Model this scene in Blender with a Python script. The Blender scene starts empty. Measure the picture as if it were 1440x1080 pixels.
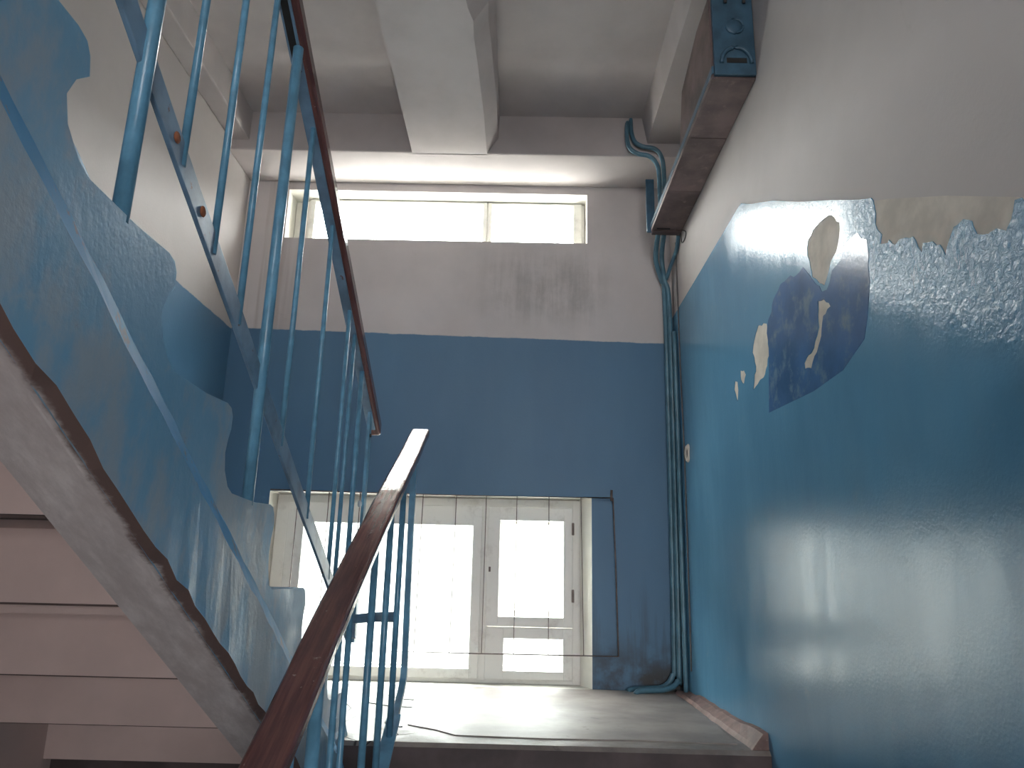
import bpy, bmesh, math, random
from mathutils import Matrix, Vector
random.seed(7)
S = bpy.context.scene
C = S.collection

# ------------------------------------------------------------------ camera
F_PX, PITCH, YAW, ROLL = 1026.27, 0.2540, 0.0094, -0.0236
cam_d = bpy.data.cameras.new('camera')
cam = bpy.data.objects.new('camera', cam_d)
C.objects.link(cam)
cam_d.sensor_fit = 'HORIZONTAL'
cam_d.sensor_width = 36.0
cam_d.lens = F_PX / 1440.0 * 36.0
cam_d.clip_start = 0.02
_R = Matrix.Rotation(YAW, 3, 'Z') @ Matrix.Rotation(PITCH, 3, 'X') @ Matrix.Rotation(ROLL, 3, 'Y')
_r, _f, _u = _R.col[0], _R.col[1], _R.col[2]
cam.matrix_world = Matrix(((_r.x, _u.x, -_f.x, 0), (_r.y, _u.y, -_f.y, 0), (_r.z, _u.z, -_f.z, 0), (0, 0, 0, 1)))
S.camera = cam

# ------------------------------------------------------------------ daylight, exposure
w = bpy.data.worlds.new('overcast_sky')
S.world = w
w.use_nodes = True
nt = w.node_tree
nt.nodes.clear()
_out = nt.nodes.new('ShaderNodeOutputWorld')
_bg = nt.nodes.new('ShaderNodeBackground')
_tc = nt.nodes.new('ShaderNodeTexCoord')
_sep = nt.nodes.new('ShaderNodeSeparateXYZ')
_rmp = nt.nodes.new('ShaderNodeValToRGB')
_mr = nt.nodes.new('ShaderNodeMapRange')
nt.links.new(_tc.outputs['Generated'], _sep.inputs[0])
nt.links.new(_sep.outputs['Z'], _mr.inputs['Value'])
_mr.inputs['From Min'].default_value = -1.0
_mr.inputs['From Max'].default_value = 1.0
nt.links.new(_mr.outputs[0], _rmp.inputs[0])
_e = _rmp.color_ramp.elements
_e[0].position = 0.46; _e[0].color = (0.50, 0.495, 0.49, 1)     # snow-covered ground
_e[1].position = 0.52; _e[1].color = (0.70, 0.70, 0.70, 1)      # bright overcast sky
_e3 = _rmp.color_ramp.elements.new(1.0); _e3.color = (1.0, 1.0, 1.0, 1)
nt.links.new(_rmp.outputs[0], _bg.inputs['Color'])
_bg.inputs['Strength'].default_value = 42.0
nt.links.new(_bg.outputs[0], _out.inputs[0])
S.view_settings.view_transform = 'Standard'
S.view_settings.look = 'None'
S.view_settings.gamma = 1.0
S.view_settings.use_curve_mapping = False
S.view_settings.exposure = 0.28

def portal(name, loc, sx, sz):
    d = bpy.data.lights.new(name, 'AREA')
    d.shape = 'RECTANGLE'; d.size = sx; d.size_y = sz
    d.cycles.is_portal = True
    o = bpy.data.objects.new(name, d)
    C.objects.link(o)
    o.location = loc
    o.rotation_euler = (math.radians(-90), 0, 0)        # looks along -y, into the stairwell
def portal_back(name, loc, sx, sz):
    portal(name, loc, sx, sz)
    bpy.data.objects[name].rotation_euler = (math.radians(90), 0, 0)
portal_back('fill_rear_opening', (.425, -1.87, -.05), .45, .9)  # both rear openings are added, out of view, for fill light
portal_back('fill_rear_upper_opening', (-.35, -1.87, 2.07), 1.5, .3)
portal('daylight_lower_window', (-0.42, 3.93, -0.07), 1.56, 0.86)
portal('daylight_upper_window', (-0.46, 3.93, 1.86), 1.6, 0.27)
portal('daylight_basement_window', (-0.46, 3.93, -1.05), 1.6, 0.27)

# ------------------------------------------------------------------ materials
def mat(name):
    m = bpy.data.materials.new(name)
    m.use_nodes = True
    n = m.node_tree
    n.nodes.clear()
    o = n.nodes.new('ShaderNodeOutputMaterial')
    p = n.nodes.new('ShaderNodeBsdfPrincipled')
    n.links.new(p.outputs[0], o.inputs[0])
    return m, n, p
class G:
    """tiny node-graph helper"""
    def __init__(s, n):
        s.n = n
        s.tc = n.nodes.new('ShaderNodeTexCoord').outputs['Object']
        x = n.nodes.new('ShaderNodeSeparateXYZ'); n.links.new(s.tc, x.inputs[0])
        s.x, s.y, s.z = x.outputs
    def put(s, sock, v):
        if hasattr(v, 'is_output'): s.n.links.new(v, sock)
        else: sock.default_value = v
    def scale(s, v):
        m = s.n.nodes.new('ShaderNodeMapping'); s.n.links.new(s.tc, m.inputs[0]); m.inputs['Scale'].default_value = v
        return m.outputs[0]
    def noise(s, scale, detail=4, rough=.55, vec=None, dist=0):
        t = s.n.nodes.new('ShaderNodeTexNoise')
        s.n.links.new(vec or s.tc, t.inputs['Vector'])
        t.inputs['Scale'].default_value = scale; t.inputs['Detail'].default_value = detail
        t.inputs['Roughness'].default_value = rough; t.inputs['Distortion'].default_value = dist
        return t.outputs[0]
    def vor(s, scale, feature='DISTANCE_TO_EDGE', vec=None):
        t = s.n.nodes.new('ShaderNodeTexVoronoi'); t.feature = feature
        s.n.links.new(vec or s.tc, t.inputs['Vector']); t.inputs['Scale'].default_value = scale
        return t.outputs['Distance']
    def m(s, op, a, b=0.0, c=None):
        t = s.n.nodes.new('ShaderNodeMath'); t.operation = op
        s.put(t.inputs[0], a); s.put(t.inputs[1], b)
        if c is not None: s.put(t.inputs[2], c)
        return t.outputs[0]
    def ramp(s, v, a, b, lo=0.0, hi=1.0):
        t = s.n.nodes.new('ShaderNodeMapRange'); t.interpolation_type = 'SMOOTHSTEP'
        s.put(t.inputs['Value'], v)
        t.inputs['From Min'].default_value = a; t.inputs['From Max'].default_value = b
        t.inputs['To Min'].default_value = lo; t.inputs['To Max'].default_value = hi
        return t.outputs[0]
    def mix(s, f, a, b):
        t = s.n.nodes.new('ShaderNodeMix'); t.data_type = 'RGBA'
        s.put(t.inputs[0], f)
        s.put(t.inputs[6], a if hasattr(a, 'is_output') else (*a, 1)); s.put(t.inputs[7], b if hasattr(b, 'is_output') else (*b, 1))
        return t.outputs[2]
    def bump(s, h, strength, dist, normal=None):
        t = s.n.nodes.new('ShaderNodeBump')
        s.put(t.inputs['Strength'], strength); t.inputs['Distance'].default_value = dist
        s.n.links.new(h, t.inputs['Height'])
        if normal is not None: s.n.links.new(normal, t.inputs['Normal'])
        return t.outputs[0]

def simple(name, col, rough, var=.15, scale=8, bump=.0, bscale=60, alt=None, altcut=(.55, .7), spec=.5, coat=0, metallic=0):
    m, n, p = mat(name); g = G(n)
    k = g.noise(scale, 5)
    dark = tuple(c * (1 - var * 1.6) for c in col); lite = tuple(min(1, c * (1 + var)) for c in col)
    c = g.mix(g.ramp(k, .3, .7), dark, lite)
    if alt is not None:
        c = g.mix(g.ramp(g.noise(scale * 3.1, 6, .65), *altcut), c, alt)
    n.links.new(c, p.inputs['Base Color'])
    p.inputs['Roughness'].default_value = rough
    p.inputs['Specular IOR Level'].default_value = spec
    p.inputs['Coat Weight'].default_value = coat
    p.inputs['Metallic'].default_value = metallic
    if bump:
        n.links.new(g.bump(g.noise(bscale, 4), bump, .002), p.inputs['Normal'])
    return m

WHITE = (.520, .478, .460)
BLUE = (.032, .150, .275)
BLUE_R = (.030, .160, .275)

# gloss oil paint of the right wall
m, n, p = mat('blue_gloss_paint'); g = G(n)
sv = g.scale((1, 1, .35))
c = g.mix(g.ramp(g.noise(2.2, 5, .6, sv), .35, .68), (.082, .215, .340), (.105, .262, .400))
c = g.mix(g.ramp(g.noise(9, 6, .7), .58, .78, 0, .35), c, (.17, .28, .34))
n.links.new(c, p.inputs['Base Color'])
q_ = g.m('MULTIPLY_ADD', g.y, -.557, g.z)
wr = g.m('MULTIPLY', g.ramp(g.y, 1.78, 1.48), g.ramp(q_, -.36, -.08))          # blistered zone under the peeled edge
rough = g.m('ADD', g.ramp(g.noise(16, 5, .65, g.scale((1, 1, .22))), .3, .7, .16, .27), g.m('MULTIPLY', wr, .03))
n.links.new(rough, p.inputs['Roughness'])
p.inputs['Specular IOR Level'].default_value = .36
b1 = g.bump(g.noise(110, 3, .6), .22, .002)
b2 = g.bump(g.noise(9, 2, .4), .10, .006, b1)
b2 = g.bump(g.noise(38, 3, .6, g.scale((1, 1, .12))), .06, .002, b2)
b3 = g.bump(g.noise(62, 5, .65, None, .5), g.m('MULTIPLY', wr, .6), .007, b2)
n.links.new(b3, p.inputs['Normal'])
M_BLUE_R = m
M_BLUE_OLD = simple('old_dark_blue_paint', (.048, .120, .255), .20, .15, 5, .15, 60, alt=(.13, .20, .28), altcut=(.48, .72), spec=.3)

# whitewash, with faint grey clouds
def wallmat(name, blue_line=None, soot=False):
    WHITE = (.640, .592, .578) if soot else (.520, .478, .460)      # lighter white on the window wall, in place of more fill light
    m, n, p = mat(name); g = G(n)
    cl = g.noise(1.6, 6, .6)
    c = g.mix(g.ramp(cl, .35, .7), tuple(v * .88 for v in WHITE), WHITE)
    c = g.mix(g.ramp(g.noise(5, 7, .7, None, 1.2), .62, .80, 0, .35), c, (.34, .29, .27))
    rough = .85
    if soot:   # grimy runs below the upper window, grime low in the corner
        st = g.m('MULTIPLY_ADD', g.noise(13, 5, .65, g.scale((1, 1, .09))), .6, g.m('MULTIPLY', g.noise(7, 6, .7), .4))
        k = g.m('MULTIPLY', g.ramp(st, .40, .66), g.m('MULTIPLY', g.ramp(g.z, 1.20, 1.38), g.ramp(g.z, 1.74, 1.55)))
        k = g.m('MULTIPLY', k, g.m('MULTIPLY', g.ramp(g.x, -.42, .1), g.ramp(g.x, .55, .30)))
        c = g.mix(g.m('MULTIPLY', k, .5), c, (.22, .205, .19))
        k2 = g.m('MULTIPLY', g.ramp(g.noise(9, 4, .6, g.scale((1, 1, .05))), .46, .62), g.ramp(g.x, -1.12, -1.30))
        c = g.mix(g.m('MULTIPLY', k2, .5), c, (.27, .215, .185))
    if blue_line is not None:
        line = g.m('SUBTRACT', g.z, g.m('MULTIPLY', g.m('SUBTRACT', g.noise(10, 4, .6), .5), .016))
        sl = g.m('SUBTRACT', line, blue_line(g))
        bl = g.ramp(sl, .003, -.003)
        if not soot:
            bl = g.m('MULTIPLY', bl, g.m('MAXIMUM', g.m('GREATER_THAN', g.m('MULTIPLY_ADD', g.y, .557, g.z), .62), g.m('GREATER_THAN', g.y, 2.5)))
        bc = g.mix(g.ramp(g.noise(3, 5, .6, g.scale((1, 1, .3))), .35, .7), (.064, .160, .270), (.074, .178, .292))
        if soot:
            dn = g.m('MULTIPLY', g.ramp(g.z, -.22, -.47), g.ramp(g.noise(9, 5, .6), .3, .62))
            bc = g.mix(g.m('MULTIPLY', dn, g.ramp(g.x, .3, .42)), bc, (.018, .018, .020))
            ru = g.ramp(g.noise(22, 4, .6, g.scale((1, 1, .08))), .5, .75)
            ru = g.m('MULTIPLY', ru, g.m('MULTIPLY', g.ramp(g.z, .05, -.3), g.ramp(g.x, .3, .42)))
            bc = g.mix(g.m('MULTIPLY', ru, .6), bc, (.03, .045, .06))
        c = g.mix(bl, c, bc)
        rough = g.ramp(sl, .003, -.003, .85, .46)
    n.links.new(c, p.inputs['Base Color'])
    g.put(p.inputs['Roughness'], rough)
    b1 = g.bump(g.noise(90, 4, .6), .18, .003)
    n.links.new(g.bump(g.noise(5, 3), .12, .008, b1), p.inputs['Normal'])
    return m
M_WALL_BACK = wallmat('whitewash_and_blue_dado', lambda g: g.m('MULTIPLY_ADD', g.x, -.018, 1.180), True)
M_WALL_LEFT = wallmat('whitewash_and_blue_dado_left', lambda g: g.m('MAXIMUM', 1.200, g.m('MULTIPLY_ADD', g.y, -.557, 1.20 + .557 * 2.43)))
M_PLASTER = wallmat('whitewash')
M_BARE = simple('bare_plaster', (.57, .515, .45), .9, .12, 12, .2, 80)
M_CEIL = simple('ceiling_whitewash', (.510, .463, .452), .9, .08, 2.5, .1, 60)
M_REVEAL = simple('window_reveal_white', (.74, .72, .66), .7, .06, 6, .08, 70)

# stair stringer
m, n, p = mat('worn_blue_stringer_paint'); g = G(n)
k = g.noise(4.5, 6, .62, g.scale((1, 1, .55)))
c = g.mix(g.ramp(k, .45, .57), (.140, .320, .480), (.265, .340, .405))
c = g.mix(g.ramp(g.noise(11, 7, .7), .57, .70, 0, .55), c, (.29, .355, .40))
c = g.mix(g.ramp(g.noise(19, 6, .7, None, .6), .68, .74, 0, .6), c, (.18, .13, .12))
n.links.new(c, p.inputs['Base Color'])
n.links.new(g.ramp(g.noise(7, 4), .3, .7, .30, .5), p.inputs['Roughness'])
b1 = g.bump(g.noise(70, 4, .6), .25, .003)
n.links.new(g.bump(g.noise(18, 5, .62, g.scale((1, 1, .5))), .22, .006, b1), p.inputs['Normal'])
M_STRINGER = m
# brighter fresh paint left along the ledge
m, n, p = mat('bright_blue_ledge_paint'); g = G(n)
c = g.mix(g.ramp(g.noise(16, 6, .7), .58, .64), (.040, .265, .520), (.15, .20, .25))
n.links.new(c, p.inputs['Base Color']); p.inputs['Roughness'].default_value = .55; p.inputs['Specular IOR Level'].default_value = .25
M_LEDGE = m
# whitewashed soffit of the stringer with a scuffed brown edge
m, n, p = mat('scuffed_whitewash_soffit'); g = G(n)
c = g.mix(g.ramp(g.noise(6, 6, .7, g.scale((3, 1, 1))), .35, .7), (.50, .44, .43), (.70, .64, .625))
ed = g.m('ADD', g.x, g.m('MULTIPLY', g.m('SUBTRACT', g.noise(14, 5, .7), .5), .045))
c = g.mix(g.ramp(ed, -.531, -.515), c, (.135, .085, .075))
n.links.new(c, p.inputs['Base Color']); p.inputs['Roughness'].default_value = .8
n.links.new(g.bump(g.noise(40, 5, .6), .3, .006), p.inputs['Normal'])
M_SOFFIT = m
M_STEP = simple('pinkish_step_underside', (.57, .445, .415), .85, .08, 3, .12, 90)
M_JOINT_SHADE = simple('step_joint_shade', (.10, .07, .065), .9, .1, 10)  # joint line under each riser, its contact shade put into the colour
M_TREAD = simple('worn_grey_tread', (.24, .235, .235), .6, .2, 9, .2, 50)

M_METAL = simple('blue_railing_paint', (.110, .275, .410), .30, .15, 20, .22, 90, alt=(.10, .06, .05), altcut=(.72, .76))
M_METAL_D = simple('dull_blue_railing_paint', (.140, .240, .345), .36, .2, 14, .2, 80, alt=(.11, .05, .04), altcut=(.64, .70))
M_RUST = simple('rust', (.22, .075, .035), .8, .3, 40, .3, 120)
M_DARK = simple('dark_hollow', (.02, .02, .02), .8, .2, 20)
M_PIPE = simple('blue_conduit_paint', (.085, .190, .255), .30, .15, 14, .2, 60)
M_CABLE = simple('grey_cable', (.11, .10, .10), .6, .15, 20)
M_TRAY = simple('brown_tray_board', (.150, .105, .100), .50, .28, 7, .15, 40, alt=(.22, .155, .15), altcut=(.55, .75))
M_TRAYBLUE = simple('blue_box_paint', (.050, .115, .175), .35, .2, 12, .2, 60)
m, n, p = mat('brown_varnished_wood'); g = G(n)
c = g.mix(g.ramp(g.noise(12, 5, .6, g.scale((8, .5, .5))), .35, .7), (.095, .040, .038), (.165, .068, .060))
c = g.mix(g.ramp(g.noise(60, 4, .7), .66, .72, 0, .7), c, (.32, .22, .20))
n.links.new(c, p.inputs['Base Color']); n.links.new(g.ramp(g.noise(18, 4), .3, .7, .09, .16), p.inputs['Roughness'])
p.inputs['Specular IOR Level'].default_value = .7
b1 = g.bump(g.noise(130, 3), .12, .002)
n.links.new(g.bump(g.noise(30, 4, .5, g.scale((6, 1, 1))), .08, .003, b1), p.inputs['Normal'])
M_WOOD = m
m, n, p = mat('white_window_paint'); g = G(n)
c = g.mix(g.ramp(g.noise(9, 6, .7), .52, .72, 0, .5), (.82, .80, .755), (.50, .46, .42))
n.links.new(c, p.inputs['Base Color']); p.inputs['Roughness'].default_value = .45
n.links.new(g.bump(g.noise(60, 4), .12, .003), p.inputs['Normal'])
M_FRAME = m
# grey worn landing floor
m, n, p = mat('worn_concrete_floor'); g = G(n)
c = g.mix(g.ramp(g.noise(5, 7, .65), .35, .68), (.195, .165, .150), (.300, .256, .236))
c = g.mix(g.ramp(g.noise(18, 6, .7, g.scale((1, 3, 1))), .60, .70, 0, .6), c, (.10, .08, .075))
cr = g.ramp(g.vor(3.4), .012, .0)
cr = g.m('MULTIPLY', cr, g.ramp(g.x, -.30, -.36))
c = g.mix(cr, c, (.05, .04, .04))
n.links.new(c, p.inputs['Base Color'])
n.links.new(g.ramp(g.noise(8, 5), .3, .7, .42, .62), p.inputs['Roughness'])
p.inputs['Specular IOR Level'].default_value = .35
b1 = g.bump(g.noise(45, 5, .6), .3, .005)
n.links.new(g.bump(g.m('SUBTRACT', 1.0, cr), .7, .008, b1), p.inputs['Normal'])
M_FLOOR = m
M_SCREED = simple('grey_screed', (.285, .243, .225), .52, .15, 6, .22, 45, alt=(.15, .125, .12), altcut=(.62, .74))
M_EDGE = simple('dark_brown_landing_face', (.085, .060, .060), .6, .2, 8, .2, 50)
M_SKIRT = simple('red_brown_skirting', (.215, .135, .12), .65, .2, 14, .3, 60, alt=(.33, .27, .25), altcut=(.6, .75))
M_CONC = simple('grey_concrete', (.30, .285, .28), .85, .12, 5, .2, 40)
M_DIMMER = simple('horizon_dimmer', (.15, .145, .14), .9, .05, 1)
M_WIRE = simple('rusty_wire', (.16, .12, .11), .6, .2, 30)
# window glass
m = bpy.data.materials.new('window_glass'); m.use_nodes = True
n = m.node_tree; n.nodes.clear()
_o = n.nodes.new('ShaderNodeOutputMaterial'); _m = n.nodes.new('ShaderNodeMixShader')
_t = n.nodes.new('ShaderNodeBsdfTransparent'); _g = n.nodes.new('ShaderNodeBsdfGlossy')
_fr = n.nodes.new('ShaderNodeFresnel'); _fr.inputs[0].default_value = 1.45
_t.inputs[0].default_value = (.94, .96, .95, 1); _g.inputs['Roughness'].default_value = .03
_ge = n.nodes.new('ShaderNodeNewGeometry'); _mu = n.nodes.new('ShaderNodeMath'); _mu.operation = 'MULTIPLY'
n.links.new(_fr.outputs[0], _mu.inputs[1])     # reflect at the outer skin only
_mm = n.nodes.new('ShaderNodeMath'); _mm.operation = 'SUBTRACT'; _mm.inputs[0].default_value = 1.0
n.links.new(_ge.outputs['Backfacing'], _mm.inputs[1])
n.links.new(_mm.outputs[0], _mu.inputs[0])
n.links.new(_mu.outputs[0], _m.inputs[0]); n.links.new(_t.outputs[0], _m.inputs[1]); n.links.new(_g.outputs[0], _m.inputs[2])
n.links.new(_m.outputs[0], _o.inputs[0])
M_GLASS = m

# ------------------------------------------------------------------ builders
def link(o, parent=None):
    C.objects.link(o)
    if parent is not None:
        o.parent = parent
        pm = Matrix.Translation(parent['_w']) if '_w' in parent else Matrix.Identity(4)
        o.matrix_parent_inverse = pm.inverted()
    return o
def thing(name, label, cat, loc, group=None):
    o = bpy.data.objects.new(name, None)
    o.empty_display_size = .1
    o.location = loc
    o['_w'] = tuple(loc)
    C.objects.link(o)
    o['label'] = label; o['category'] = cat
    if group: o['group'] = group
    return o
def finish(bm, name, mats, parent=None, smooth=False, loc=None):
    me = bpy.data.meshes.new(name)
    bmesh.ops.recalc_face_normals(bm, faces=bm.faces)
    bm.to_mesh(me); bm.free()
    for mm in (mats if isinstance(mats, (list, tuple)) else [mats]): me.materials.append(mm)
    if smooth:
        for f in me.polygons: f.use_smooth = True
    o = bpy.data.objects.new(name, me)
    if loc is not None: o.location = loc
    return link(o, parent)
def add_box(bm, x0, x1, y0, y1, z0, z1, bev=0, mi=0):
    r = bmesh.ops.create_cube(bm, size=1)
    vs = r['verts']
    for v in vs:
        v.co = Vector(((x0 + x1) / 2 + v.co.x * (x1 - x0), (y0 + y1) / 2 + v.co.y * (y1 - y0), (z0 + z1) / 2 + v.co.z * (z1 - z0)))
    fs = {f for v in vs for f in v.link_faces}
    for f in fs: f.material_index = mi
    if bev:
        es = {e for f in fs for e in f.edges}
        bmesh.ops.bevel(bm, geom=list(es), offset=bev, segments=2, affect='EDGES', profile=.6)
def box(name, m, x0, x1, y0, y1, z0, z1, parent=None, bev=0):
    bm = bmesh.new(); add_box(bm, x0, x1, y0, y1, z0, z1, bev)
    return finish(bm, name, m, parent)
def struct(o, label=None):
    o['kind'] = 'structure'
    if label: o['label'] = label
    return o
def add_prism(bm, pts, axis, a, b, mi=0):
    """polygon pts in the two other axes, extruded along axis from a to b; returns side faces in order"""
    def co(p, t):
        q = list(p); q.insert(axis, t); return q
    A = [bm.verts.new(co(p, a)) for p in pts]; B = [bm.verts.new(co(p, b)) for p in pts]
    fa = bm.faces.new(A); fb = bm.faces.new(list(reversed(B)))
    sides = []
    for i in range(len(pts)):
        j = (i + 1) % len(pts)
        sides.append(bm.faces.new((A[j], A[i], B[i], B[j])))
    for f in [fa, fb] + sides: f.material_index = mi
    return fa, fb, sides
def prism(name, m, pts, axis, a, b, parent=None):
    bm = bmesh.new(); add_prism(bm, pts, axis, a, b)
    return finish(bm, name, m, parent)
def add_tube(bm, pts, r, seg=10, cap=True, flat=None):
    """round tube along a polyline (flat=(w,h) gives a rectangular bar)"""
    pts = [Vector(p) for p in pts]
    rings = []
    up = Vector((1, 0, 0))
    for i, q in enumerate(pts):
        t = (pts[min(i + 1, len(pts) - 1)] - pts[max(i - 1, 0)]).normalized()
        a = t.cross(up)
        if a.length < 1e-3: a = t.cross(Vector((0, 0, 1)))
        a.normalize(); b_ = t.cross(a).normalized()
        if flat:
            ring = [q + b_ * (sx * flat[0] / 2) + a * (sy * flat[1] / 2) for sx, sy in ((-1, -1), (1, -1), (1, 1), (-1, 1))]
        else:
            ring = [q + a * (r * math.cos(2 * math.pi * k / seg)) + b_ * (r * math.sin(2 * math.pi * k / seg)) for k in range(seg)]
        rings.append([bm.verts.new(v) for v in ring])
    k = len(rings[0])
    for i in range(len(rings) - 1):
        for j in range(k):
            bm.faces.new((rings[i][j], rings[i][(j + 1) % k], rings[i + 1][(j + 1) % k], rings[i + 1][j]))
    if cap:
        bm.faces.new(rings[0]); bm.faces.new(list(reversed(rings[-1])))
def tube(name, m, pts, r, parent=None, seg=10, flat=None):
    bm = bmesh.new(); add_tube(bm, pts, r, seg, True, flat)
    return finish(bm, name, m, parent, smooth=(flat is None))
def smooth_path(pts, n=6):
    """Catmull-Rom through the points"""
    P = [Vector(p) for p in pts]; P = [P[0]] + P + [P[-1]]
    out = []
    for i in range(1, len(P) - 2):
        for k in range(n):
            t = k / n
            a, b, c, d = P[i - 1], P[i], P[i + 1], P[i + 2]
            out.append(.5 * ((2 * b) + (c - a) * t + (2 * a - 5 * b + 4 * c - d) * t * t + (3 * b - a - 3 * c + d) * t ** 3))
    out.append(P[-2])
    return out
def coat(name, m, loops, x, thick, parent, label=None):
    """a skin of paint on the right wall: (y, z) outline first, then holes"""
    cu = bpy.data.curves.new(name, 'CURVE'); cu.dimensions = '2D'; cu.fill_mode = 'BOTH'
    cu.extrude = thick / 2
    for lp in loops:
        s = cu.splines.new('POLY'); s.points.add(len(lp) - 1); s.use_cyclic_u = True
        for q, (a, b) in zip(s.points, lp): q.co = (a, b, 0, 1)
    o = bpy.data.objects.new(name, cu); C.objects.link(o)
    dg = bpy.context.evaluated_depsgraph_get()
    me = bpy.data.meshes.new_from_object(o.evaluated_get(dg))
    bpy.data.objects.remove(o); bpy.data.curves.remove(cu)
    me.transform(Matrix(((0, 0, -1, x - thick / 2), (1, 0, 0, 0), (0, 1, 0, 0), (0, 0, 0, 1))))
    me.materials.clear(); me.materials.append(m)
    me.name = name
    q = bpy.data.objects.new(name, me)
    link(q, parent)
    if label: q['label'] = label
    return q

XR, XL, D, ZL, YE = .795, -1.50, 3.60, -.508, 2.434
RISE, RUN, SL = .1607, .288, .557

# ------------------------------------------------------------------ walls, floor, ceiling
wr_ = struct(box('wall_right', M_PLASTER, XR, XR + .25, -1.6, D + .24, -3.6, 2.5))
wl_ = struct(box('wall_left', M_WALL_LEFT, XL - .25, XL, -1.6, D + .24, -3.6, 2.5))
bm = bmesh.new()        # wall behind the camera: openings added on both floors to let in fill light
RX0, RX1 = -1.10, .65
add_box(bm, XL - .25, RX0, -1.85, -1.6, -3.6, 2.5); add_box(bm, RX1, XR + .25, -1.85, -1.6, -3.6, 2.5)
for z0, z1 in ((-3.6, -.5), (.40, 1.92), (2.22, 2.5)): add_box(bm, RX0, RX1, -1.85, -1.6, z0, z1)
add_box(bm, RX0, .20, -1.85, -1.6, -.7, .4); add_box(bm, .40, RX1, -1.85, -1.6, 1.92, 2.22)
struct(finish(bm, 'wall_front', M_PLASTER))
# window wall: boxes around the openings, blue dado painted up to z = 1.18
bm = bmesh.new()
YB = D + .24
def wb(x0, x1, z0, z1): add_box(bm, x0, x1, D, YB, z0, z1)
LX0, LX1, LZ0, LZ1 = -1.210, .369, ZL, .367        # lower window opening
UX0, UX1, UZ0, UZ1 = -1.278, .352, 1.722, 2.010    # upper window opening
wb(XL, UX0, 2.010, 2.5); wb(UX1, XR, 2.010, 2.5)
add_box(bm, UX0, UX1, D, 3.775, 2.010, 2.5); add_box(bm, UX0, UX1, 3.775, YB, 2.11, 2.5)     # lintel, stepped on the outside
wb(XL, UX0, UZ0, UZ1); wb(UX1, XR, UZ0, UZ1)
wb(XL, XR, LZ1, UZ0)
wb(XL, LX0, LZ0, LZ1); wb(LX1, XR, LZ0, LZ1)
wb(XL, XR, -.90, LZ0)
wb(XL, UX0, -1.19, -.90); wb(UX1, XR, -1.19, -.90)
wb(XL, XR, -3.6, -1.19)
bmesh.ops.remove_doubles(bm, verts=bm.verts, dist=1e-5)
bm.normal_update()
for f in bm.faces:
    c = f.calc_center_median()
    if abs(f.normal.y) < .5 and D + .01 < c.y < YB - .01: f.material_index = 1
# splayed plaster on the right jamb of the lower window
add_prism(bm, [(LX1, D), (LX1, D + .25), (.322, D + .25), (.322, D + .10)], 2, LZ0, LZ1, 1)
struct(finish(bm, 'wall_back', [M_WALL_BACK, M_REVEAL]))

struct(box('wall_horizon_dimmer', M_DIMMER, -45, 45, 20, 24, -7, 6.6))       # added facade that dims the horizon light, blown out behind the panes

# landing
bm = bmesh.new()
add_prism(bm, [(YE + .012, ZL), (YE, ZL - .012), (YE, ZL - .326), (YE + .27, ZL - .326), (YE + .27, ZL - .115), (D, ZL - .115), (D, ZL)], 0, XL, XR)
bm.normal_update()
for f in bm.faces:
    c = f.calc_center_median()
    if abs(f.normal.y) > .9 and c.y < YE + .05: f.material_index = 1
    elif abs(f.normal.z) > .5 and c.z < ZL - .05: f.material_index = 2
fl = struct(finish(bm, 'floor', [M_FLOOR, M_EDGE, M_CEIL]))
prism('screed_patch', M_SCREED, [(-.12, 3.56), (-.376, 3.194), (-.372, 2.93), (-.352, 2.692), (-.25, 2.62), (-.179, 2.545), (.10, 2.528), (.42, 2.535), (.715, 2.52), (.735, 3.10), (.725, 3.52), (.40, 3.58)], 2, ZL - .002, ZL + .004, fl)['label'] = 'paler smooth screed patch'
for i, pts in enumerate([[(-.52, 3.30), (-.46, 3.22), (-.40, 3.20)], [(-.58, 3.12), (-.48, 3.05), (-.385, 3.03)], [(-.45, 2.95), (-.43, 2.72), (-.37, 2.66)]]):
    tube('crack', M_DARK, [(a, b, ZL + .0005) for a, b in pts], 0, fl, flat=(.012, .003))
# ground-floor and other landings out of the frame
struct(box('floor', M_CONC, XL, XR, -1.6, -.16, -2.08, -1.954))
struct(box('floor', M_CONC, XL, XR, -1.6, D, -3.6, -3.4))
struct(box('floor', M_CONC, XL, XR, -1.6, .17, .77, .92))

# ribbed ceiling slab
bm = bmesh.new()
ZP, ZR = 2.275, 2.056
add_box(bm, XL, XR, -1.6, D, ZP, 2.5)
add_box(bm, XL, XR, 3.285, D, ZR, ZP + .02, .008)                       # cross rib at the window wall
add_box(bm, XL, XL + .10, -1.6, 3.30, ZR + .055, ZP + .02, .008)        # edge rib over left wall
add_prism(bm, [(.600, ZP + .02), (.628, ZR + .075), (XR, ZR + .075), (XR, ZP + .02)], 1, -1.6, 3.30)   # edge rib over right wall
# middle rib: slightly uneven soffit, chamfered right arris
rows = []
for y, xr in ((-1.6, -.235), (2.20, -.232), (2.30, -.222), (2.37, -.204), (2.46, -.207), (2.60, -.200), (2.95, -.188), (3.30, -.185)):
    rows.append([bm.verts.new(q) for q in ((-.60, y, ZP + .02), (-.565, y, ZR), (xr, y, ZR), (xr + .055, y, ZR + .09), (-.125, y, ZP + .02))])
for a, b in zip(rows, rows[1:]):
    for k in range(5): bm.faces.new((a[k], a[(k + 1) % 5], b[(k + 1) % 5], b[k]))
bm.faces.new(rows[0]); bm.faces.new(list(reversed(rows[-1])))
struct(finish(bm, 'ceiling', M_CEIL))

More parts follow.
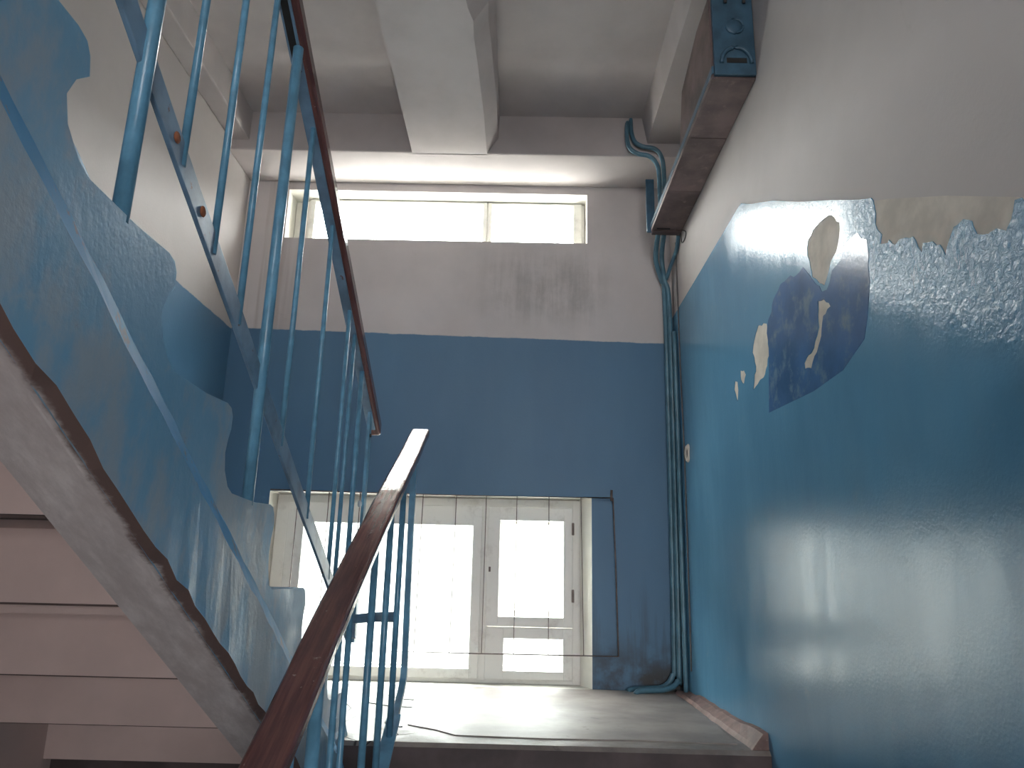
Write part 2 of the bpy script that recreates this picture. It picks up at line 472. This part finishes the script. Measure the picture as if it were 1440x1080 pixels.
# paint skin of the right wall with its peeled edge and bare spots
def rag(loop, amp, step=.02, keep=None):
    """break straight cuts into small torn edges"""
    rnd = random.Random(len(loop) * 31 + int(loop[0][0] * 1000))
    out = []
    for i, a in enumerate(loop):
        b = loop[(i + 1) % len(loop)]
        n_ = max(1, int(math.hypot(b[0] - a[0], b[1] - a[1]) / step))
        if keep and keep(a) and keep(b): n_ = 1
        for k in range(n_):
            t = k / n_
            j = amp if k else amp * .3
            if keep and keep(a): j = 0
            out.append((a[0] + (b[0] - a[0]) * t + rnd.uniform(-j, j), a[1] + (b[1] - a[1]) * t + rnd.uniform(-j, j)))
    return out
top = [(3.598, 1.305), (3.0, 1.312), (2.44, 1.322), (2.40, 1.318), (2.30, 1.262), (2.10, 1.165), (1.90, 1.052), (1.70, .948), (1.56, .872), (1.505, .846),
       (1.492, .800), (1.500, .776), (1.478, .742), (1.487, .725), (1.455, .713), (1.448, .715), (1.428, .694), (1.410, .698), (1.388, .690), (1.352, .668), (1.338, .634), (1.330, .652),
       (1.318, .645), (1.296, .640), (1.262, .595), (1.246, .618), (1.228, .634), (1.198, .636), (1.178, .622), (1.168, .593), (1.140, .577), (1.118, .578), (1.096, .562), (1.080, .574), (1.066, .600), (1.050, .596),
       (1.00, .52), (.94, .54), (.88, .47), (.80, .42), (.70, .40), (.60, .30), (.40, .22), (.20, .08), (-1.55, -.85)]
outline = top + [(-1.55, -3.4), (3.598, -3.4)]
H1 = [(1.870, .868), (1.858, .912), (1.800, .925), (1.722, .915), (1.664, .868), (1.672, .835), (1.690, .810), (1.735, .790), (1.782, .748), (1.812, .765), (1.852, .800)]
H3 = [(2.308, .818), (2.222, .795), (2.222, .690), (2.270, .640), (2.392, .620), (2.352, .690), (2.378, .745), (2.368, .765)]
H4 = [(2.520, .722), (2.478, .712), (2.462, .690), (2.490, .664), (2.520, .690)]
H5 = [(2.590, .700), (2.560, .690), (2.556, .660), (2.572, .620), (2.590, .652), (2.602, .672)]
H2 = [(1.830, .720), (1.792, .712), (1.756, .680), (1.805, .670), (1.835, .612), (1.862, .590), (1.905, .556), (1.952, .566), (1.952, .585), (1.882, .606), (1.840, .650)]
H1, H2, H3, H4, H5 = (rag(h, .0045, .016) for h in (H1, H2, H3, H4, H5))
outline = rag(outline, .0045, .014, lambda q: q[0] > 1.53 or q[0] < .2 or q[1] < -.2)
coat('paint_coat', M_BLUE_R, [outline, H1, H2, H3, H4, H5], XR, .0026, wr_, 'glossy blue oil paint with a peeled ragged top edge')
coat('paint_coat', M_BLUE_OLD, [rag([(2.254, .510), (2.222, .690), (2.226, .765), (2.205, .800), (2.170, .815), (2.150, .850), (2.080, .872), (2.020, .868), (1.960, .850), (1.905, .852), (1.86, .800), (1.83, .770), (1.80, .735), (1.77, .728), (1.73, .765), (1.68, .770), (1.64, .800), (1.58, .795), (1.54, .760), (1.548, .660), (1.575, .585), (1.600, .540), (1.72, .500), (1.90, .492)], .006, .02, lambda q: q[1] < .67), H2], XR - .0026, .0008, wr_, 'older darker blue patch of paint')
coat('bare_patch', M_BARE, [[(1.52, .845), (1.44, .808), (1.24, .705), (1.05, .597), (.60, .34), (.30, .15), (.30, .0), (.60, .2), (1.0, .40), (1.30, .55), (1.52, .72)]], XR, .0008, wr_)
for lp in (H1, H2, H3, H4, H5):
    coat('bare_patch', M_BARE, [lp], XR, .0012, wr_)
# chipped socket hole near the pipes
bm = bmesh.new()
ring = []
for rr, xx in ((.036, XR - .004), (.030, XR - .012), (.019, XR - .010), (.017, XR - .005)):
    ring.append([bm.verts.new((xx, 3.355 + rr * 1.05 * math.cos(t) * (1 + .18 * math.sin(3 * t + 1)), .558 + rr * 1.35 * math.sin(t) * (1 + .12 * math.cos(2 * t)))) for t in [2 * math.pi * k / 16 for k in range(16)]])
for a, b in zip(ring, ring[1:]):
    for k in range(16): bm.faces.new((a[k], a[(k + 1) % 16], b[(k + 1) % 16], b[k]))
f = bm.faces.new(ring[-1]); f.material_index = 1
finish(bm, 'cable_hole', [M_BARE, M_DARK], wr_)

# skirting cove on the landing
bm = bmesh.new()
prof = []
N = 14
rows = []
for i in range(N + 1):
    y = 2.452 + (3.55 - 2.452) * i / N
    j = lambda s: random.uniform(-s, s)
    h = .052 - .034 * i / N + j(.006); wdt = .058 + j(.005)
    rows.append([bm.verts.new(q) for q in ((XR - wdt, y, ZL - .001), (XR - wdt * .82, y, ZL + .014), (XR - .018, y, ZL + h - .004), (XR - .001, y, ZL + h), (XR - .001, y, ZL - .001))])
for a, b in zip(rows, rows[1:]):
    for k in range(5): bm.faces.new((a[k], a[(k + 1) % 5], b[(k + 1) % 5], b[k]))
bm.faces.new(rows[0]); bm.faces.new(list(reversed(rows[-1])))
struct(finish(bm, 'baseboard_right', M_SKIRT))

# ------------------------------------------------------------------ windows
def frame_rect(bm, x0, x1, z0, z1, y0, y1, wl, wr, wt, wb_, bev=.004):
    """four bars round an opening"""
    add_box(bm, x0, x0 + wl, y0, y1, z0, z1, bev); add_box(bm, x1 - wr, x1, y0, y1, z0, z1, bev)
    add_box(bm, x0 + wl - .003, x1 - wr + .003, y0 + .001, y1 - .001, z1 - wt, z1, bev)
    if wb_: add_box(bm, x0 + wl - .003, x1 - wr + .003, y0 + .001, y1 - .001, z0, z0 + wb_, bev)
def sash(name, parent, *a, **k):
    bm = bmesh.new(); frame_rect(bm, *a, **k)
    o = finish(bm, name, M_FRAME, parent)
    x0, x1, z0, z1, y0, y1, l, r, t, b = a
    ym = (y0 + y1) / 2
    box('pane', M_GLASS, x0 + l - .006, x1 - r + .006, ym - .002, ym + .002, z0 + b - .006, z1 - t + .006, o)
    return o
def window(name, x0, x1, z0, z1):
    o = bpy.data.objects.new(name, None); o.location = (x0, D + .12, z0); o['_w'] = tuple(o.location)
    C.objects.link(o); o['kind'] = 'structure'
    return o
w1 = window('window_1', LX0, LX1, LZ0, LZ1)
bm = bmesh.new()
frame_rect(bm, -1.205, .330, ZL, .362, 3.715, 3.80, .06, .045, .040, .03)
finish(bm, 'frame', M_FRAME, w1)
box('mullion', M_FRAME, -.172, -.128, 3.708, 3.80, ZL + .012, .325, w1, .004)
sash('sash', w1, -1.142, -.166, ZL + .02, .324, 3.698, 3.742, .085, .046, .098, .045)
s = sash('sash', w1, -.136, .285, -.248, .322, 3.694, 3.740, .060, .046, .066, .046)
bm = bmesh.new(); add_box(bm, -.128, -.118, 3.684, 3.694, .006, .030, .002); add_box(bm, -.125, -.121, 3.670, 3.686, .014, .018)
finish(bm, 'latch', M_WIRE, s)
for z in (.19, -.13):
    bm = bmesh.new(); add_box(bm, .279, .291, 3.684, 3.700, z, z + .06, .003); finish(bm, 'hinge', M_WIRE, s)
sash('sash', w1, -.136, .285, ZL + .02, -.252, 3.698, 3.742, .090, .046, .050, .04)
# outer leaves of the double window
sash('outer_sash', w1, -1.15, -.150, ZL + .02, .330, 3.803, 3.832, .06, .06, .08, .05)
sash('outer_sash', w1, -.148, .300, -.235, .330, 3.803, 3.832, .085, .075, .085, .06)
sash('outer_sash', w1, -.148, .300, ZL + .02, -.240, 3.803, 3.832, .085, .075, .05, .05)
w2 = window('window_2', UX0, UX1, UZ0, UZ1)
bm = bmesh.new(); frame_rect(bm, -1.20, .348, UZ0 + .001, UZ1 - .001, 3.715, 3.80, .030, .030, .008, .008); finish(bm, 'frame', M_FRAME, w2)
box('mullion', M_FRAME, -.212, -.172, 3.706, 3.80, UZ0 + .005, UZ1 - .005, w2, .004)
sash('sash', w2, -1.185, -.196, UZ0 + .004, UZ1 - .006, 3.695, 3.742, .030, .022, .012, .012)
sash('sash', w2, -.190, .330, UZ0 + .004, UZ1 - .006, 3.695, 3.742, .022, .045, .012, .012)
box('jamb_block', M_REVEAL, UX0 + .002, -1.195, 3.74, 3.83, UZ0, UZ1, w2)
w3 = window('window_3', UX0, UX1, -1.19, -.90)
sash('sash', w3, UX0 + .01, UX1 - .01, -1.185, -.905, 3.70, 3.75, .04, .04, .03, .03)

# wire grille standing off the lower window
gr = thing('window_grille', 'thin rusty wire grille stretched across the lower window', 'grille', (-.4, 3.572, -.361))
GY = 3.572
tube('rail', M_WIRE, [(-1.20, GY, .370), (-.4, GY, .362), (.466, GY, .366)], .0036, gr, 8)
tube('rail', M_WIRE, [(-1.20, GY, -.361), (-.2, GY, -.361), (.487, GY, -.359)], .0028, gr, 8)
tube('bracket', M_WIRE, [(.462, GY, .352), (.464, GY, .404)], .0055, gr, 8)
tube('bracket', M_WIRE, [(.464, GY - .002, .368), (.47, D + .01, .368)], .005, gr, 8)
tube('edge_rod', M_WIRE, [(.470, GY, .366), (.478, GY, .1), (.487, GY, -.359)], .0034, gr, 8)
proto = None
for x, dx in ((-1.06, 0), (-.91, 0), (-.758, 0), (-.606, .002), (-.452, -.006), (-.29, -.004), (-.145, 0), (.004, -.002), (.159, .004), (.314, .012)):
    if proto is None:
        bm = bmesh.new(); add_tube(bm, [(0, 0, 0), (0, 0, -.724)], .0021, 6)
        proto = finish(bm, 'rod', M_WIRE, gr, True, (x, GY - .004, .363)); o = proto
    else:
        o = proto.copy(); C.objects.link(o); o.location = (x, GY - .004, .363)
    o.rotation_euler = (0, -dx / .72, 0)

# ------------------------------------------------------------------ upper stair flight (left)
fx = thing('stair_flight', 'worn blue concrete stair flight climbing on the left', 'staircase', (-1.0, 1.3, .2))
ny = [2.474, 2.196, 1.888, 1.585, 1.298, 1.019, .740, .456, .168]
nz = [-.363, -.211, -.047, .128, .282, .445, .603, .760, .920]
def saw():
    P = [(2.52, ZL + .002), (2.486, ZL + .04), (2.470, ZL + .09)]
    for k in range(9):
        y, z = ny[k], nz[k]
        wob = [0, .002, .004, .004, -.002, .0, .004, 0, 0][k]
        P += [(y + .006 + wob, z - .040), (y + .004, z - .016), (y - .006, z - .003), (y - .026, z + .002)]
        if k < 8:
            y2, z2 = ny[k + 1], nz[k + 1]
            dz = z2 - z
            cv = [0, .002, .004, .014, .030, .030, .034, .03, .03][k]      # how far the riser is hollowed
            P += [(y - .12, z + random.uniform(-.003, .004)), (y2 + .042, z + .002), (y2 + .018, z + .012), (y2 + .004 - cv * .5, z + dz * .25), (y2 - cv * .75, z + dz * .45), (y2 - cv * .45 + .002, z + dz * .62)]
    return P
edge = saw()
LOWB, LEDB = .601, .783
poly = edge + [(.05, .92), (.05, LOWB - SL * .05), (2.43, LOWB - SL * 2.43), (2.52, ZL - .12)]
for sx, nm in ((-.52, 'a'), (XL + .001, 'b')):
    x0, x1 = (-.62, -.52) if nm == 'a' else (XL + .001, -1.40)
    bm = bmesh.new()
    fa, fb, sides = add_prism(bm, poly, 0, x0, x1)
    for i, f in enumerate(sides):
        if i < len(edge) - 1: f.material_index = 1
    bm.normal_update()
    if nm == 'a':                                            # lower band stands proud
        band = [(.05, LEDB - SL * .05), (2.43, LEDB - SL * 2.43), (2.43, LOWB - SL * 2.43), (.05, LOWB - SL * .05)]
        A = [bm.verts.new((-.512, *q)) for q in band]
        Bk = [bm.verts.new((-.522, band[0][0], band[0][1] + .016)), bm.verts.new((-.522, band[1][0], band[1][1] + .016)), bm.verts.new((-.522, *band[2])), bm.verts.new((-.522, *band[3]))]
        # subdivided outer face so its lower arris can be ragged
        n_ = 60
        lo, hi, bk, hb = [], [], [], []
        bmesh.ops.delete(bm, geom=A + Bk, context='VERTS')
        for i in range(n_ + 1):
            y = .05 + (2.43 - .05) * i / n_
            jz = random.uniform(-.004, .005)
            hb.append(bm.verts.new((-.5215, y, LEDB - SL * y + .034 + random.uniform(-.002, .003))))
            hi.append(bm.verts.new((-.500, y, LEDB - SL * y - .020 + random.uniform(-.003, .003))))
            lo.append(bm.verts.new((-.500 + random.uniform(-.003, .001), y, LOWB - SL * y + .006 + jz)))
            bk.append(bm.verts.new((-.530, y, LOWB - SL * y - .001)))
        for i in range(n_):
            f = bm.faces.new((hb[i], hb[i + 1], hi[i + 1], hi[i])); f.material_index = 3
            f = bm.faces.new((hi[i], hi[i + 1], lo[i + 1], lo[i])); f.material_index = 0
            f = bm.faces.new((lo[i], lo[i + 1], bk[i + 1], bk[i])); f.material_index = 2
    for f in bm.faces:
        if abs(f.normal.x) < .3 and abs(f.normal.z) > .3 and f.calc_center_median().z < LOWB + .02 - SL * f.calc_center_median().y: f.material_index = 2
    me_o = finish(bm, 'stringer', [M_STRINGER, M_STRINGER, M_SOFFIT, M_LEDGE] if nm == 'a' else [M_STEP, M_STEP, M_STEP, M_STEP], fx)
# L-shaped precast steps between the stringers; their backs show from below
proto = None
for k in range(9):
    y, z = ny[k] - .006, nz[k] - .004
    if proto is None:
        T = .052; R_ = .075
        bm = bmesh.new()
        add_prism(bm, [(0, 0), (0, -RISE - T + .006), (-R_ + .016, -RISE - T + .006), (-R_ + .015, -RISE - T + .0105), (-R_, -RISE - T + .011), (-R_ - .004, -T - .006), (-RUN - .004, -T), (-RUN - .004, 0)], 0, -.392, .392)
        bm.normal_update()
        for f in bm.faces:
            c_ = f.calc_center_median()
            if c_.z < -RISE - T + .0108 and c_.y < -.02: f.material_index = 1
        proto = finish(bm, 'step', [M_STEP, M_JOINT_SHADE], fx, loc=(-1.01, y, z)); o = proto
    else:
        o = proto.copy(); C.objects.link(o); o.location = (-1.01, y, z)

# lower flight (right): below the frame, carries the near railing
f2 = thing('stair_flight', 'lower concrete stair flight rising to the landing along the right wall', 'staircase', (.2, 1.2, -1.2))
pts = [(YE, ZL - RISE)]
for k in range(1, 9):
    pts += [(YE - RUN * k, ZL - RISE * k), (YE - RUN * k, ZL - RISE * (k + 1))]
pts += [(YE - RUN * 8, -2.05), (.35, -2.05), (YE, ZL - .5)]
prism('step_body', M_CONC, [(a - .002, b) for a, b in pts], 0, -.385, XR - .008, f2)

# ------------------------------------------------------------------ railing of the upper flight
XB = -.535
ru = thing('stair_railing', 'blue steel railing climbing left, seen against the windows', 'railing', (XB, 1.45, .14), 'stairwell railings')
def rb(y): return 1.183 - SL * y                     # lower rail
def rt(y): return 1.985 - SL * y                     # underside of the flat bar
def incl_bar(name, m, x0, x1, y0, y1, b, h, parent, bev=0, n=1, wob=0):
    bm = bmesh.new()
    rows = []
    for i in range(n + 1):
        y = y0 + (y1 - y0) * i / n
        dw = random.uniform(-wob, wob)
        z = b(y)
        rows.append([bm.verts.new(q) for q in ((x0 + dw, y, z), (x1 + dw, y, z), (x1 + dw, y, z + h), (x0 + dw, y, z + h))])
    for a, c in zip(rows, rows[1:]):
        for k in range(4): bm.faces.new((a[k], a[(k + 1) % 4], c[(k + 1) % 4], c[k]))
    bm.faces.new(rows[0]); bm.faces.new(list(reversed(rows[-1])))
    bmesh.ops.recalc_face_normals(bm, faces=bm.faces)
    if bev:
        es = [e for e in bm.edges if len(e.link_faces) == 2 and e.calc_face_angle() > .8]
        bmesh.ops.bevel(bm, geom=es, offset=bev, segments=3, affect='EDGES', profile=.5)
    return finish(bm, name, m, parent)
hr = incl_bar('handrail', M_WOOD, -.557, -.512, .20, 2.70, lambda y: rt(y) + .005, .052, ru, .010)
tb = incl_bar('top_bar', M_METAL_D, -.556, -.528, .25, 2.66, lambda y: rt(y), .006, ru)
incl_bar('slot', M_DARK, -.551, -.534, 1.345, 1.50, lambda y: rt(y) - .0012, .002, tb, .0)
incl_bar('lower_rail', M_METAL_D, XB - .004, XB + .004, .42, 2.52, lambda y: rb(y) - .028, .054, ru, .002, 12, .0015)
def rod(name, r, h, first, loc, lean=0, m=M_METAL):
    bm = bmesh.new(); add_tube(bm, [(0, 0, 0), (0, 0, h * .5), (0, 0, h)], r, 12)
    o = finish(bm, name, m, first, True, loc)
    o.rotation_euler = (lean, 0, 0)
    return o
def rods(parent, name, r, lst, m=M_METAL):
    """upright bars of one kind: mesh shared, length set by scale"""
    pr = None
    for x, y, z0, z1, lean in lst:
        if pr is None:
            pr = rod(name, r, 1.0, parent, (x, y, z0), 0, m); o = pr
        else:
            o = pr.copy(); C.objects.link(o); o.location = (x, y, z0)
        o.scale = (1, 1, z1 - z0); o.rotation_euler = (lean, 0, 0)
tread = lambda y: max([z for yy, z in zip(ny, nz) if yy >= y] or [ZL])
rods(ru, 'post', .0118, [(XB + .004, .875, tread(.875) - .01, rt(.875), 0), (XB + .004, 1.452, tread(1.452) - .01, rt(1.452), 0), (XB + .004, .30, .85, rt(.30), 0)])
rods(ru, 'baluster', .0066, [(XB, y, rb(y) - .01, rt(y) + .003, l) for y, l in ((.45, 0), (.59, 0), (.73, 0), (1.018, 0), (1.165, .006), (1.308, 0), (1.628, 0), (1.885, .004), (2.157, 0), (2.245, -.004))])
rods(ru, 'baluster', .0085, [(XB, 2.395, rb(2.395) - .02, rt(2.395) + .003, 0)])
sp = incl_bar('end_post', M_METAL, XB - .005, XB + .005, 2.565, 2.600, lambda y: 0, .1, ru)
for v in sp.data.vertices:
    v.co.z = (-.235 if v.co.z < .05 else rt(2.58) + .004)
for (y, zz) in ((.985, .015), (1.10, .0)):
    bm = bmesh.new(); bmesh.ops.create_uvsphere(bm, u_segments=10, v_segments=6, radius=.0095)
    for v in bm.verts: v.co.x *= .35
    finish(bm, 'rust_spot', M_RUST, ru, True, (XB + .0045, y, rb(y)))
bm = bmesh.new(); bmesh.ops.create_cone(bm, cap_ends=True, segments=10, radius1=.006, radius2=.006, depth=.006)
bm.transform(Matrix.Rotation(math.pi / 2, 4, 'Y')); finish(bm, 'bolt', M_DARK, ru, False, (XB + .007, 2.582, .468))
bm = bmesh.new(); bmesh.ops.create_icosphere(bm, subdivisions=2, radius=.018)
for v in bm.verts: v.co = Vector((v.co.x * .35, v.co.y * 1.1, v.co.z * .65 + .003 * math.sin(v.co.y * 300)))
M_SILVER = simple('pale_paint_blob', (.50, .56, .62), .3, .15, 40, .3, 120)
finish(bm, 'paint_blob', M_SILVER, ru, True, (XB + .009, 2.475, .215))

# ------------------------------------------------------------------ railing of the lower flight
XF = -.325
rl = thing('stair_railing', 'near blue railing with a brown handrail, shiny white at its upper end', 'railing', (XF, 1.3, -1.1), 'stairwell railings')
HT = ((-.5, -1.117), (1.04, -.2515), (1.385, -.0575), (1.9, .210), (2.0, .258), (2.1, .3065), (2.2, .357), (2.3, .4095), (2.5, .5165))
def ht(y):                                           # top of the handrail, a little slack in the middle
    for (a, b), (c, d) in zip(HT, HT[1:]):
        if y <= c: return b + (d - b) * (y - a) / (c - a)
incl_bar('handrail', M_WOOD, -.356, -.294, .62, 2.40, lambda y: ht(y) - .030, .030, rl, .008, 24, .0008)
incl_bar('top_bar', M_METAL, -.344, -.306, .64, 2.37, lambda y: ht(y) - .037, .0065, rl, 0, 24)
def lr(y): return -.400 - SL * (2.17 - y)
incl_bar('lower_rail', M_METAL, XF - .018, XF + .018, .70, 2.19, lambda y: lr(y) - .004, .008, rl)
rods(rl, 'baluster', .0062, [(XF, y, lr(y), ht(y) - .033, l) for y, l in ((.90, 0), (1.04, 0), (1.178, 0), (1.437, 0), (1.522, .004))])
rods(rl, 'baluster', .0085, [(XF, y, lr(y), ht(y) - .033, l) for y, l in ((1.744, 0), (1.931, 0), (2.118, 0))])
ps = lambda y: ZL - RISE * math.ceil((YE - y) / RUN)
rods(rl, 'post', .0118, [(XF - .004, 1.322, lr(1.322) - .20, ht(1.322) - .035, 0), (XF - .004, .76, lr(.76) - .20, ht(.76) - .035, 0)])
for y in (1.322, .76):
    tube('post_foot', M_METAL, [(XF - .004, y, lr(y) - .19), (XF - .03, y, lr(y) - .25), (-.40, y, lr(y) - .262)], .011, rl)
ep = tube('end_post', M_METAL, smooth_path([(XF, 2.300, ht(2.30) - .034), (XF, 2.302, .2), (XF, 2.322, -.10), (XF, 2.335, -.28), (XF, 2.29, -.345), (XF, 2.165, -.412)], 5), 0, rl, flat=(.018, .020))
tube('link_bar', M_METAL_D, [(XB + .004, 2.52, -.158), (-.43, 2.36, -.140), (XF, 2.118, -.124)], 0, rl, flat=(.012, .028))
tube('link_clip', M_METAL_D, [(XB + .006, 2.515, -.158), (XB + .012, 2.50, -.215)], 0, rl, flat=(.022, .022))

# ------------------------------------------------------------------ cable tray on the right wall
TX0, TX1, TY0, TY1, TZ = .645, .793, 2.16, 3.36, 1.662
tr = thing('cable_tray', 'brown boxed cable tray with blue end plates, high on right wall', 'cable tray', (.72, 2.75, TZ))
for a, b in ((TY0 + .012, 2.52), (2.523, 2.93), (2.933, TY1 - .055)):
    box('bottom_board', M_TRAY, TX0 + .006, TX1, a, b, TZ + random.uniform(0, .002), TZ + .018, tr, .002)
box('end_board', M_TRAY, TX0 + .004, TX1, TY1 - .052, TY1 - .004, TZ - .004, TZ + .03, tr, .003)
box('handle_slot', M_DARK, TX0 + .020, TX0 + .085, TY1 - .072, TY1 - .064, TZ - .0015, TZ + .004, tr)
box('edge_strip', M_TRAYBLUE, TX0 - .004, TX0 + .004, TY0, TY1 - .03, TZ + .020, TZ + .045, tr, .001)
prism('side_panel', M_TRAY, [(TY0 + .012, TZ + .02), (TY0 + .012, 2.0), (2.34, 2.0), (2.60, 1.93), (2.68, TZ + .02)], 0, TX0 - .001, TX0 + .010, tr)
box('cover_strip', M_TRAY, TX0 - .002, TX0 + .006, TY0 + .01, TY1 - .03, TZ, TZ + .022, tr, .001)
bm = bmesh.new()
add_box(bm, TX0 + .006, TX1 + .000, TY0 - .004, TY0 + .012, TZ + .012, 1.985, .002)
np_ = finish(bm, 'end_plate', M_TRAYBLUE, tr)
# pressed arch and boss on the near end plate
cx = (TX0 + TX1) / 2 + .008
arch = [(cx + .052 * math.cos(t), TY0 - .006, TZ + .055 + .062 * math.sin(t)) for t in [math.pi * k / 14 for k in range(15)]]
tube('pressed_arch', M_TRAYBLUE, arch, .0075, np_, 8)
box('cable_slot', M_DARK, cx - .034, cx + .036, TY0 - .0055, TY0 - .002, TZ + .056, TZ + .076, np_, .001)
bm = bmesh.new(); bmesh.ops.create_uvsphere(bm, u_segments=14, v_segments=8, radius=.030)
for v in bm.verts: v.co.y *= .22
finish(bm, 'boss', M_TRAYBLUE, np_, True, (cx - .004, TY0 - .004, TZ + .205))
tube('rim', M_TRAYBLUE, [(cx + .030 * math.cos(t), TY0 - .005, TZ + .205 + .030 * math.sin(t)) for t in [math.pi * k / 10 for k in range(21)]], .004, np_, 6)
box('end_plate', M_TRAYBLUE, TX0 - .022, TX0 + .02, TY1 - .03, TY1 - .018, TZ + .0, 1.955, tr, .003)
for x in (cx - .03, cx + .035):
    tube('cable', M_CABLE, [(x, TY0 - .012, 2.055), (x, TY0 - .014, 1.99), (x + .002, TY0 - .008, 1.962)], .006, tr, 8)

# ------------------------------------------------------------------ pipes in the corner
pg = 'blue pipes in the corner'
def pipe(label, pts, r, m=M_PIPE, cat='pipe', name='conduit_pipe', n=6):
    P = smooth_path(pts, n)
    o = tube(name, m, P, r, None, 12)
    o['label'] = label; o['category'] = cat; o['group'] = pg
    return o
pipe('blue corner pipe that turns left along the floor, the rear one at the wall', [(.690, 3.36, 1.70), (.696, 3.50, 1.60), (.735, 3.56, 1.50), (.752, 3.575, 1.40), (.752, 3.575, .6), (.744, 3.575, -.33), (.735, 3.572, -.43), (.690, 3.560, -.482), (.60, 3.555, -.492), (.545, 3.550, -.496), (.525, 3.54, -.504)], .0125)
pipe('blue corner pipe that turns left along the floor, in front of the rear one', [(.725, 3.42, 1.69), (.735, 3.535, 1.62), (.748, 3.547, 1.50), (.772, 3.560, 1.36), (.772, 3.560, .6), (.762, 3.555, -.36), (.748, 3.540, -.455), (.690, 3.505, -.485), (.60, 3.49, -.490), (.560, 3.485, -.495), (.548, 3.478, -.506)], .0125)
pipe('thin blue pipe bending in from the right below the cable tray', [(.782, 3.35, 1.655), (.782, 3.40, 1.60), (.772, 3.50, 1.555), (.757, 3.545, 1.50)], .010)
pipe('straight blue pipe tight against the right wall in the corner', [(.7795, 3.50, 1.20), (.7795, 3.50, .6), (.7765, 3.50, -.2), (.7765, 3.50, -.495)], .011)
pipe('looped dark cable hanging by the right wall under the tray', [(.787, 3.28, 1.65), (.789, 3.22, 1.61), (.789, 3.25, 1.585), (.789, 3.31, 1.60), (.789, 3.33, 1.66)], .003, M_CABLE, 'cable', 'cable')
pipe('thin dark cable running straight down beside the blue pipes', [(.789, 3.44, 1.66), (.789, 3.44, 1.0), (.789, 3.42, .5), (.789, 3.44, -.40)], .0035, M_CABLE, 'cable', 'cable')
pipe('upper blue pipe bending out of the ceiling above the cable tray', [(.548, 3.30, 2.30), (.546, 3.272, 2.19), (.560, 3.262, 2.125), (.600, 3.262, 2.098), (.655, 3.262, 2.088), (.690, 3.27, 2.055), (.708, 3.29, 1.98), (.710, 3.30, 1.70)], .0115)
pipe('lower blue pipe bending out of the ceiling above the cable tray', [(.530, 3.30, 2.27), (.521, 3.262, 2.16), (.530, 3.25, 2.085), (.570, 3.25, 2.050), (.630, 3.25, 2.035), (.668, 3.26, 1.995), (.682, 3.28, 1.93), (.684, 3.29, 1.70)], .0115)
